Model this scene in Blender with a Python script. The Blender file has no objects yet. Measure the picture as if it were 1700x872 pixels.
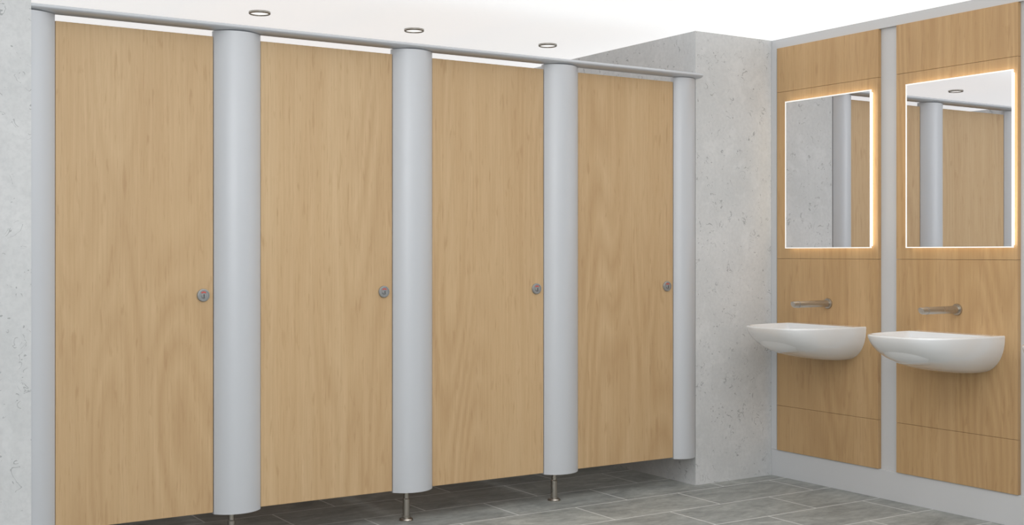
import bpy, bmesh, math
from mathutils import Vector
scene = bpy.context.scene
F=2007.0; H=1.148; D=4.517; CEIL=2.239; XR=4.51; XB=3.98; YB=4.517; YBACK=6.4
XL=-2.2; YF=-2.0
# ---------------- materials ----------------
def srgb(r,g,b):
    f=lambda c:(c/12.92 if c<=0.04045 else ((c+0.055)/1.055)**2.4)
    return (f(r/255),f(g/255),f(b/255),1)
def newmat(name):
    m=bpy.data.materials.new(name); m.use_nodes=True
    nt=m.node_tree; b=nt.nodes['Principled BSDF']
    return m,nt,b
def N(nt,t,**kw):
    n=nt.nodes.new(t)
    for k,v in kw.items(): setattr(n,k,v)
    return n
def plain(name,col,rough=.5,metal=0,spec=None,coat=0):
    m,nt,b=newmat(name)
    b.inputs['Base Color'].default_value=col; b.inputs['Roughness'].default_value=rough
    b.inputs['Metallic'].default_value=metal
    if coat: b.inputs['Coat Weight'].default_value=coat; b.inputs['Coat Roughness'].default_value=.05
    geo=N(nt,'ShaderNodeNewGeometry'); nz=N(nt,'ShaderNodeTexNoise'); nz.inputs['Scale'].default_value=6
    nt.links.new(geo.outputs['Position'],nz.inputs['Vector'])
    mr=N(nt,'ShaderNodeMapRange'); mr.inputs['To Min'].default_value=max(0,rough-.03); mr.inputs['To Max'].default_value=rough+.03
    nt.links.new(nz.outputs['Fac'],mr.inputs['Value']); nt.links.new(mr.outputs['Result'],b.inputs['Roughness'])
    return m
def emis(name,col,s):
    m,nt,b=newmat(name)
    b.inputs['Base Color'].default_value=(.8,.8,.8,1)
    b.inputs['Emission Color'].default_value=col; b.inputs['Emission Strength'].default_value=s
    return m
def vecscale(nt,src,s,off=(0,0,0)):
    mp=N(nt,'ShaderNodeMapping'); mp.inputs['Scale'].default_value=s; mp.inputs['Location'].default_value=off
    nt.links.new(src,mp.inputs['Vector']); return mp.outputs['Vector']
def noise(nt,vec,scale,detail=3,rough=.5,dist=0):
    n=N(nt,'ShaderNodeTexNoise'); n.inputs['Scale'].default_value=scale; n.inputs['Detail'].default_value=detail
    n.inputs['Roughness'].default_value=rough; n.inputs['Distortion'].default_value=dist
    nt.links.new(vec,n.inputs['Vector']); return n.outputs['Fac']
def ramp(nt,fac,stops):
    r=N(nt,'ShaderNodeValToRGB'); e=r.color_ramp.elements
    while len(e)<len(stops): e.new(.5)
    for i,(p,c) in enumerate(stops): e[i].position=p; e[i].color=c
    nt.links.new(fac,r.inputs['Fac']); return r.outputs['Color']
def math_(nt,op,a,b=None):
    n=N(nt,'ShaderNodeMath',operation=op)
    for i,v in enumerate((a,b)):
        if v is None: continue
        if isinstance(v,(int,float)): n.inputs[i].default_value=v
        else: nt.links.new(v,n.inputs[i])
    return n.outputs[0]
def mixc(nt,fac,a,b,blend='MIX'):
    n=N(nt,'ShaderNodeMix',data_type='RGBA',blend_type=blend)
    for idx,v in ((0,fac),(6,a),(7,b)):
        if isinstance(v,(int,float,tuple)): n.inputs[idx].default_value=v
        else: nt.links.new(v,n.inputs[idx])
    return n.outputs[2]
BW=(0,0,0,1); WW=(1,1,1,1)
def wood(name,light,mid,dark,rough=.45):
    m,nt,b=newmat(name)
    geo=N(nt,'ShaderNodeNewGeometry').outputs['Position']
    broad=noise(nt,vecscale(nt,geo,(6,6,.25)),1.0,3,.5,.2)
    cat=noise(nt,vecscale(nt,geo,(3.6,3.6,.42),(3,1,7)),1.0,1.0,.35,.12)
    bands=math_(nt,'PINGPONG',math_(nt,'MULTIPLY',cat,34),1.0)
    gate=ramp(nt,noise(nt,vecscale(nt,geo,(3,3,.5),(8,5,2)),1.0,2,.5),[(.38,BW),(.58,WW)])
    fibre=noise(nt,vecscale(nt,geo,(120,120,2.6)),1.0,4,.6)
    pores=noise(nt,vecscale(nt,geo,(260,260,11)),1.0,2,.5)
    fleck=noise(nt,vecscale(nt,geo,(60,60,8),(2,7,1)),1.0,2,.5,.4)
    c=ramp(nt,broad,[(.3,light),(.52,mid),(.72,light)])
    c=mixc(nt,math_(nt,'MULTIPLY',math_(nt,'MULTIPLY',bands,gate),.38),c,dark)
    c=mixc(nt,math_(nt,'MULTIPLY',ramp(nt,fibre,[(.38,BW),(.68,WW)]),.26),c,dark)
    c=mixc(nt,math_(nt,'MULTIPLY',ramp(nt,pores,[(.6,BW),(.74,WW)]),.34),c,dark)
    c=mixc(nt,math_(nt,'MULTIPLY',ramp(nt,fleck,[(.60,BW),(.72,WW)]),.40),c,dark)
    nt.links.new(c,b.inputs['Base Color']); b.inputs['Roughness'].default_value=rough
    b.inputs['Specular IOR Level'].default_value=.4
    bp=N(nt,'ShaderNodeBump'); bp.inputs['Strength'].default_value=.05; bp.inputs['Distance'].default_value=.002
    nt.links.new(fibre,bp.inputs['Height']); nt.links.new(bp.outputs['Normal'],b.inputs['Normal'])
    return m
M_door=wood('beech_laminate',srgb(210,181,141),srgb(203,172,131),srgb(172,136,95))
M_panel=wood('beech_wall_laminate',srgb(205,171,127),srgb(198,163,118),srgb(167,130,89))
def concrete():
    m,nt,b=newmat('plaster_concrete')
    geo=N(nt,'ShaderNodeNewGeometry').outputs['Position']
    n1=noise(nt,geo,3.0,5,.6); n2=noise(nt,geo,60,3,.6)
    c=ramp(nt,n1,[(.3,srgb(206,208,209)),(.7,srgb(222,223,224))])
    c=mixc(nt,math_(nt,'MULTIPLY',ramp(nt,n2,[(.4,BW),(.7,WW)]),.35),c,srgb(192,194,196))
    ns=noise(nt,vecscale(nt,geo,(1,1,1),(5,2,1)),13,2,.5,1.4)
    line=math_(nt,'LESS_THAN',math_(nt,'ABSOLUTE',math_(nt,'SUBTRACT',ns,.5)),.011)
    msk=math_(nt,'GREATER_THAN',noise(nt,vecscale(nt,geo,(1,1,1),(9,4,3)),20,2,.5),.59)
    sp=math_(nt,'MULTIPLY',line,msk)
    dots=math_(nt,'GREATER_THAN',noise(nt,geo,55,1,.5),.77)
    sp=math_(nt,'MAXIMUM',sp,dots)
    c=mixc(nt,math_(nt,'MULTIPLY',sp,.62),c,srgb(145,148,150))
    bl=noise(nt,vecscale(nt,geo,(1,1,1),(1,8,3)),11,3,.55,.6)
    c=mixc(nt,math_(nt,'MULTIPLY',ramp(nt,bl,[(.55,BW),(.66,WW)]),.3),c,srgb(231,232,233))
    nt.links.new(c,b.inputs['Base Color']); b.inputs['Roughness'].default_value=.75
    bp=N(nt,'ShaderNodeBump'); bp.inputs['Strength'].default_value=.12; bp.inputs['Distance'].default_value=.002
    nt.links.new(n2,bp.inputs['Height']); nt.links.new(bp.outputs['Normal'],b.inputs['Normal'])
    return m
M_conc=concrete()
def slate():
    m,nt,b=newmat('slate_tiles')
    geo=N(nt,'ShaderNodeNewGeometry').outputs['Position']
    br=N(nt,'ShaderNodeTexBrick'); br.offset=.5; br.offset_frequency=2
    nt.links.new(vecscale(nt,geo,(1,1,1),(.12,.08,0)),br.inputs['Vector'])
    br.inputs['Scale'].default_value=1; br.inputs['Brick Width'].default_value=.6; br.inputs['Row Height'].default_value=.3
    br.inputs['Mortar Size'].default_value=.004; br.inputs['Mortar Smooth'].default_value=0; br.inputs['Bias'].default_value=0
    br.inputs['Color1'].default_value=srgb(155,158,156); br.inputs['Color2'].default_value=srgb(171,174,171)
    br.inputs['Mortar'].default_value=srgb(210,212,210)
    n1=noise(nt,vecscale(nt,geo,(1,2.2,1)),4,8,.65,.8)
    n2=noise(nt,vecscale(nt,geo,(1,1.6,1)),22,5,.65,.4)
    cl=ramp(nt,n1,[(.3,(.64,.65,.64,1)),(.5,(.93,.93,.93,1)),(.68,(1.2,1.2,1.18,1))])
    cl2=ramp(nt,n2,[(.3,(.80,.80,.80,1)),(.7,(1.12,1.12,1.12,1))])
    c=mixc(nt,1.0,br.outputs['Color'],cl,'MULTIPLY'); c=mixc(nt,1.0,c,cl2,'MULTIPLY')
    c=mixc(nt,br.outputs['Fac'],c,srgb(210,212,210))
    nt.links.new(c,b.inputs['Base Color']); b.inputs['Roughness'].default_value=.5
    b.inputs['Specular IOR Level'].default_value=.35
    bp=N(nt,'ShaderNodeBump'); bp.inputs['Strength'].default_value=.25; bp.inputs['Distance'].default_value=.004
    nt.links.new(n1,bp.inputs['Height']); nt.links.new(bp.outputs['Normal'],b.inputs['Normal'])
    return m
M_floor=slate()
M_silver=plain('silver_anodised',srgb(203,206,211),.42,.15)
M_rail=plain('rail_aluminium',srgb(196,199,204),.38,.3)
M_trim=plain('grey_trim',srgb(208,209,211),.6)
M_steel=plain('brushed_steel',srgb(180,174,165),.28,.9)
M_lock=plain('lock_steel',srgb(158,159,159),.38,.5)
M_lock2=plain('lock_face_steel',srgb(160,161,161),.35,.5)
M_dark=plain('dark_slot',srgb(60,60,62),.5)
M_red=plain('engaged_red',srgb(205,90,82),.4)
M_cer=plain('white_ceramic',srgb(236,237,238),.12,0,coat=.6)
m,nt,b=newmat('mirror_glass'); b.inputs['Base Color'].default_value=(.88,.885,.90,1); b.inputs['Metallic'].default_value=1; b.inputs['Roughness'].default_value=.01
M_mirror=m
M_led=emis('warm_led_strip',(1,.88,.69,1),2.7)
M_frost=emis('frosted_lit_border',(1,.95,.86,1),.5)
M_lens=emis('downlight_lens',(1,.99,.97,1),1.0)
m,nt,b=newmat('white_ceiling_added_glow')  # plain white ceiling; glow added to whiten it and give overhead ambient
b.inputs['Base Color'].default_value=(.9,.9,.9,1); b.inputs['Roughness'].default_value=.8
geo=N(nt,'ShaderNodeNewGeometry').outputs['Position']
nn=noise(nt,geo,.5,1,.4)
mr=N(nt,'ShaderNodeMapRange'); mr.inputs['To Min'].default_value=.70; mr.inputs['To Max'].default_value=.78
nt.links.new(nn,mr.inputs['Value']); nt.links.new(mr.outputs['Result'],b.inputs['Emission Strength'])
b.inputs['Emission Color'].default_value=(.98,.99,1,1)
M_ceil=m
# ---------------- mesh helpers ----------------
def finish(name,bm,mats,parent=None,smooth=False,angle=40):
    bmesh.ops.recalc_face_normals(bm,faces=bm.faces)
    vs=[v.co for v in bm.verts]
    lo=Vector([min(v[i] for v in vs) for i in range(3)]); hi=Vector([max(v[i] for v in vs) for i in range(3)])
    c=(lo+hi)/2
    for v in bm.verts: v.co-=c
    me=bpy.data.meshes.new(name); bm.to_mesh(me); bm.free()
    for mt in (mats if isinstance(mats,(list,tuple)) else [mats]): me.materials.append(mt)
    o=bpy.data.objects.new(name,me); scene.collection.objects.link(o)
    if smooth:
        for p in me.polygons: p.use_smooth=True
        try: me.set_sharp_from_angle(angle=math.radians(angle))
        except Exception: pass
    if parent is not None:
        o.parent=parent; o.location=c-parent.location
    else: o.location=c
    return o
def addbox(bm,x0,x1,y0,y1,z0,z1,mi=0,bev=0):
    r=bmesh.ops.create_cube(bm,size=1)
    for v in r['verts']:
        v.co=Vector(((x0+x1)/2+v.co.x*(x1-x0),(y0+y1)/2+v.co.y*(y1-y0),(z0+z1)/2+v.co.z*(z1-z0)))
    fs=set(f for v in r['verts'] for f in v.link_faces)
    for f in fs: f.material_index=mi
    if bev:
        es=list(set(e for f in fs for e in f.edges))
        bmesh.ops.bevel(bm,geom=es,offset=bev,segments=2,profile=.5,affect='EDGES')
def box(name,x0,x1,y0,y1,z0,z1,mat,parent=None,bev=0):
    bm=bmesh.new(); addbox(bm,x0,x1,y0,y1,z0,z1,0,bev); return finish(name,bm,mat,parent)
def lathe(bm,prof,origin,axis,seg=40,mi=0,smooth=True):
    axis=Vector(axis).normalized(); t=Vector((0,0,1)) if abs(axis.z)<.9 else Vector((1,0,0))
    u=axis.cross(t).normalized(); w=axis.cross(u)
    rings=[]
    for r,h in prof:
        ring=[bm.verts.new(Vector(origin)+axis*h+(u*math.cos(2*math.pi*i/seg)+w*math.sin(2*math.pi*i/seg))*max(r,1e-5)) for i in range(seg)]
        rings.append(ring)
    for a,b_ in zip(rings,rings[1:]):
        for i in range(seg):
            f=bm.faces.new((a[i],a[(i+1)%seg],b_[(i+1)%seg],b_[i])); f.material_index=mi
    for ring in (rings[0],rings[-1]):
        f=bm.faces.new(ring); f.material_index=mi
def prism(bm,pts,z0,z1,mi=0):
    lo=[bm.verts.new((x,y,z0)) for x,y in pts]; hi=[bm.verts.new((x,y,z1)) for x,y in pts]
    n=len(pts)
    for i in range(n): bm.faces.new((lo[i],lo[(i+1)%n],hi[(i+1)%n],hi[i])).material_index=mi
    bm.faces.new(lo).material_index=mi; bm.faces.new(hi).material_index=mi
# ---------------- room ----------------
box('floor',XL,XR,YF,YBACK,-.05,0,M_floor)
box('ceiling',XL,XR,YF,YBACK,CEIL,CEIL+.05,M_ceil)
box('wall_right',XR,XR+.1,YF,YBACK,0,CEIL,M_trim)
box('wall_back',XL,XR,YBACK,YBACK+.1,0,CEIL,M_conc)
box('wall_left',XL-.1,XL,YF,YBACK,0,CEIL,M_conc)
box('wall_front',XL,XR,YF-.1,YF,0,CEIL,M_conc)
box('wall_block',XB,XR-.001,YB,YBACK-.001,.0,CEIL,M_conc)
box('wall_nib',XL+.001,.872,4.46,YBACK-.001,0,CEIL,M_conc)
PX=XR-.022
box('baseboard_right',XR-.014,XR-.0005,YF,YB-.001,0.0,.136,M_trim,bev=.001)
box('trim_1',XR-.014,XR-.0005,YF,YB-.001,2.192,CEIL-.0005,M_trim)
box('trim_2',XR-.016,XR-.0005,4.478,YB-.001,.1365,2.1915,M_trim)
# ---------------- wall panels / mirrors / basins / taps ----------------
P=.740
def bay(k):
    y1,y0=4.470,3.820
    if k==1: y1,y0=3.715,3.090
    if k==2: y1,y0=2.985,2.36
    bm=bmesh.new()
    for a,b_ in ((.137,.365),(.3662,1.115),(1.1162,1.964),(1.9652,2.191)):
        addbox(bm,PX,XR-.0005,y0,y1,a,b_,0,.0010)
    finish('wood_wall_panel',bm,M_panel)
    my0,my1=(3.841,4.387) if k==0 else ((3.095,3.640) if k==1 else (2.35,2.90))
    z0,z1=1.168,1.908
    xf=4.462
    bm=bmesh.new(); addbox(bm,xf,xf+.006,my0,my1,z0,z1,0)
    root=finish('illuminated_mirror',bm,[M_mirror])
    bm=bmesh.new(); w=.005
    addbox(bm,xf-.0012,xf+.0065,my0-.0005,my0+w,z0-.0005,z1+.0005); addbox(bm,xf-.0012,xf+.0065,my1-w,my1+.0005,z0-.0005,z1+.0005)
    addbox(bm,xf-.0012,xf+.0065,my0+w,my1-w,z0-.0005,z0+w*.8); addbox(bm,xf-.0012,xf+.0065,my0+w,my1-w,z1-w,z1+.0005)
    finish('frosted_border',bm,M_frost,root)
    bm=bmesh.new(); addbox(bm,xf+.0065,PX-.0003,my0+.010,my1-.010,z0+.010,z1-.010)
    finish('led_backing',bm,M_led,root)
    basin(4.112-k*P)
    tap(4.125-k*P)
def basin(cy):
    bm=bmesh.new()
    L=.442; W=.222; xw=PX; zt=.797
    NS=72; E=3.8
    def plan(t,l,w,e):
        a=math.pi*t
        c,s=math.cos(a),math.sin(a)
        y=w*math.copysign(abs(c)**(2/e),c); x=l*abs(s)**(2/e)
        return x,y
    levels=[]
    n=16
    for j in range(n+1):
        s=j/n
        ang=s*math.pi/2
        l=L*(math.cos(ang)**.95*.88+.12*(1-s)) if j<n else .0
        wd=W*(.10+.90*math.cos(ang)**.60) if j<n else W*.10
        z=zt-.008-(.162)*math.sin(ang)**1.0
        e=E-1.4*s
        levels.append((max(l,.012),max(wd,.02),z,e))
    def ring(l,w,z,e):
        r=[]
        for i in range(NS+1):
            x,y=plan(i/NS,l,w,e)
            r.append(bm.verts.new((xw-x,cy+y,z)))
        return r
    outer=[ring(*lv) for lv in levels]
    mid=ring(L,W,zt-.004,E)
    top=ring(L-.003,W-.003,zt,E)
    allr=[top,mid]+outer
    for a,b_ in zip(allr,allr[1:]):
        for i in range(NS): bm.faces.new((a[i],a[i+1],b_[i+1],b_[i]))
    bm.faces.new(outer[-1])
    backL=[r[0] for r in allr]; backR=[r[-1] for r in allr]
    for i in range(len(allr)-1):
        bm.faces.new((backL[i],backL[i+1],backR[i+1],backR[i]))
    NI=NS
    def iring(inset,z,e=3.6,bk=.075,k=1.0):
        r=[]
        for i in range(NI+1):
            x,y=plan(i/NI,(L-inset-bk)*k,(W-inset)*k,e)
            r.append(bm.verts.new((xw-bk-x-(1-k)*.10,cy+y,z)))
        return r
    inner=[iring(.012,zt),iring(.015,zt-.006),iring(.03,zt-.05,3.3),iring(.05,zt-.09,3.0),iring(.09,zt-.118,2.6),iring(.13,zt-.125,2.2)]
    for i in range(NS): bm.faces.new((top[i],top[i+1],inner[0][i+1],inner[0][i]))
    bm.faces.new((top[0],inner[0][0],inner[0][-1],top[-1]))
    for a,b_ in zip(inner,inner[1:]):
        for i in range(NI): bm.faces.new((a[i],a[i+1],b_[i+1],b_[i]))
        bm.faces.new((a[0],b_[0],b_[-1],a[-1]))
    bm.faces.new(inner[-1])
    bmesh.ops.remove_doubles(bm,verts=bm.verts,dist=.0003)
    root=finish('wall_hung_basin',bm,M_cer,None,True,50)
    bm=bmesh.new(); lathe(bm,[(.022,0),(.022,.003),(.018,.005),(.006,.005)],(xw-.21,cy,zt-.1252),(0,0,1),32)
    finish('waste_ring',bm,M_steel,root,True)
def tap(y):
    z=.898; bm=bmesh.new()
    lathe(bm,[(.0255,0.0),(.0255,.006),(.0240,.009),(.0172,.0095),(.0172,.03),(.0165,.032),(.0155,.236),(.0148,.240),(.012,.242)],(PX-.0002,y,z),(-1,0,0),40)
    for v in bm.verts:
        if v.co.x<PX-.23: v.co.x+=(v.co.z-z)*-.45
    root=finish('wall_tap',bm,M_steel,None,True,30)
    bm=bmesh.new(); lathe(bm,[(.0168,0),(.0168,.002)],(PX-.205,y,z),(-1,0,0),40)
    finish('collar_ring',bm,M_lock,root,True,30)
for k in range(3): bay(k)
# ---------------- cubicles ----------------
ZB=.150; ZT=1.976
doors=[(.963,1.546),(1.733,2.313),(2.500,3.077),(3.265,3.838)]
for (a,b_) in doors:
    bm=bmesh.new(); addbox(bm,a+.002,b_-.003,D,D+.013,ZB,ZT,0,.0012)
    root=finish('toilet_cubicle_door',bm,M_door)
    cx=b_-.042; cz=.984
    bm=bmesh.new(); lathe(bm,[(.0245,0),(.0245,.005),(.0225,.008),(.0195,.0085),(.0190,.0065),(.0001,.0065)],(cx,D-.0002,cz),(0,-1,0),48)
    finish('lock_rose',bm,M_lock2,root,True,30)
    bm=bmesh.new(); lathe(bm,[(.0085,0),(.0085,.004),(.0075,.005),(.0001,.005)],(cx,D-.0067,cz-.003),(0,-1,0),32)
    finish('lock_coin_turn',bm,M_lock,root,True,30)
    box('coin_slot',cx-.0014,cx+.0014,D-.0127,D-.0110,cz-.010,cz+.004,M_dark,root)
    bm=bmesh.new(); vin=[];vout=[]
    for i in range(13):
        t=math.radians(45+90*i/12)
        vin.append(bm.verts.new((cx+.0095*math.cos(t),D-.0070,cz+.0095*math.sin(t))))
        vout.append(bm.verts.new((cx+.0145*math.cos(t),D-.0070,cz+.0145*math.sin(t))))
    for i in range(12): bm.faces.new((vin[i],vin[i+1],vout[i+1],vout[i]))
    r=bmesh.ops.extrude_face_region(bm,geom=bm.faces[:])
    for v in [g for g in r['geom'] if isinstance(g,bmesh.types.BMVert)]: v.co.y-=.0008
    finish('red_indicator',bm,M_red,root)
def pilaster(x0,x1,sag,yoff=0,foot=None,half=False,ybk=.10):
    pts=[]; n=28
    if half:
        w=(x1-x0)*2; cx=x0; lo=0
    else: w=(x1-x0); cx=(x0+x1)/2; lo=-1
    R=((w/2)**2+sag**2)/(2*sag); th=math.asin((w/2)/R)
    for i in range(n+1):
        t=lo*th+(th-lo*th)*i/n
        pts.append((cx+R*math.sin(t),D-.002-(R*math.cos(t)-(R-sag))))
    pts.append((x1,D+.02)); pts.append((x1-.03,D+.04)); 
    pts.append((x0+.03 if not half else x0,D+.04)); pts.append((x0,D+.02))
    bm=bmesh.new(); prism(bm,pts,.143,1.998)
    root=finish('cubicle_pilaster',bm,M_silver,None,True,30)
    if foot:
        bm=bmesh.new()
        fx,fy=foot
        lathe(bm,[(.030,0.0),(.030,.004),(.027,.009),(.0165,.012),(.0165,.020),(.0150,.021),(.0150,.092),(.0125,.094),(.0115,.095),(.0115,.150)],(fx,fy,0.0),(0,0,1),36)
        finish('adjustable_foot',bm,M_steel,root,True,30)
        bm=bmesh.new(); addbox(bm,fx-.03,fx+.03,D+.039,fy+.02,.150,.158,0)
        finish('foot_bracket',bm,M_steel,root)
pilaster(.8722,.963,.046,half=True)
for (a,b_),fx in zip(((1.546,1.733),(2.313,2.500),(3.077,3.265)),(1.645,2.420,3.190)):
    pilaster(a,b_,.048,foot=(fx,4.60))
pilaster(3.838,3.975,.035)
bm=bmesh.new()
prof=[]
zc=2.0125; hh=.0130
for i in range(17):
    t=math.pi/2+math.pi*i/16
    prof.append((4.490+.030*math.cos(t), zc+hh*math.sin(t)))
prof+= [(4.525,zc-hh),(4.525,zc+hh)]
A=[bm.verts.new((.8722,y,z)) for y,z in prof]; B=[bm.verts.new((3.979,y,z)) for y,z in prof]
n=len(prof)
for i in range(n): bm.faces.new((A[i],A[(i+1)%n],B[(i+1)%n],B[i]))
bm.faces.new(A); bm.faces.new(B)
finish('cubicle_headrail',bm,M_rail,None,True,35)
for cx in (1.640,2.406,3.171):
    box('cubicle_partition',cx-.009,cx+.009,4.63,YBACK-.001,.150,1.98,M_door,bev=.001)
# ---------------- ceiling lights ----------------
M_bez=plain('bezel',srgb(165,162,155),.3,.9)
for i in range(4):
    x=1.212+i*.792; y=5.232
    bm=bmesh.new(); lathe(bm,[(.049,0),(.049,.008),(.046,.011),(.043,.011),(.041,.002)],(x,y,CEIL-.0002),(0,0,-1),48)
    root=finish('ceiling_downlight',bm,M_bez,None,True,30)
    bm=bmesh.new(); lathe(bm,[(.0405,0),(.0405,.004),(.001,.004)],(x,y,CEIL-.0022),(0,0,-1),32)
    finish('lens',bm,M_lens,root)
# ---------------- added fill lights ----------------
def area(name,loc,target,sx,sy,e,col=(1,1,1)):
    l=bpy.data.lights.new(name,'AREA'); l.shape='RECTANGLE'; l.size=sx; l.size_y=sy; l.energy=e; l.color=col
    o=bpy.data.objects.new(name,l); scene.collection.objects.link(o); o.location=loc
    o.rotation_euler=(Vector(target)-Vector(loc)).to_track_quat('-Z','Y').to_euler()
area('added_room_fill',(.3,-.6,2.1),(2.4,4.5,.8),2.6,1.2,50)  # unseen fill behind the camera, added to brighten the cubicle fronts
area('added_overhead_fill',(2.2,2.2,2.2),(2.2,2.3,0),2.5,1.5,21)  # added downward fill below the ceiling, separate from the downlights
w=bpy.data.worlds.new('world'); scene.world=w; w.use_nodes=True
w.node_tree.nodes['Background'].inputs[0].default_value=(.9,.93,1,1); w.node_tree.nodes['Background'].inputs[1].default_value=.5
# ---------------- camera ----------------
cam=bpy.data.cameras.new('camera'); co=bpy.data.objects.new('camera',cam); scene.collection.objects.link(co)
co.location=(0,0,H); co.rotation_euler=(math.radians(90),0,-math.radians(32.75))
cam.sensor_width=36; cam.sensor_fit='HORIZONTAL'; cam.lens=F/1700*36; cam.shift_y=-17/1700
cam.clip_start=.02
scene.camera=co
scene.view_settings.view_transform='Standard'
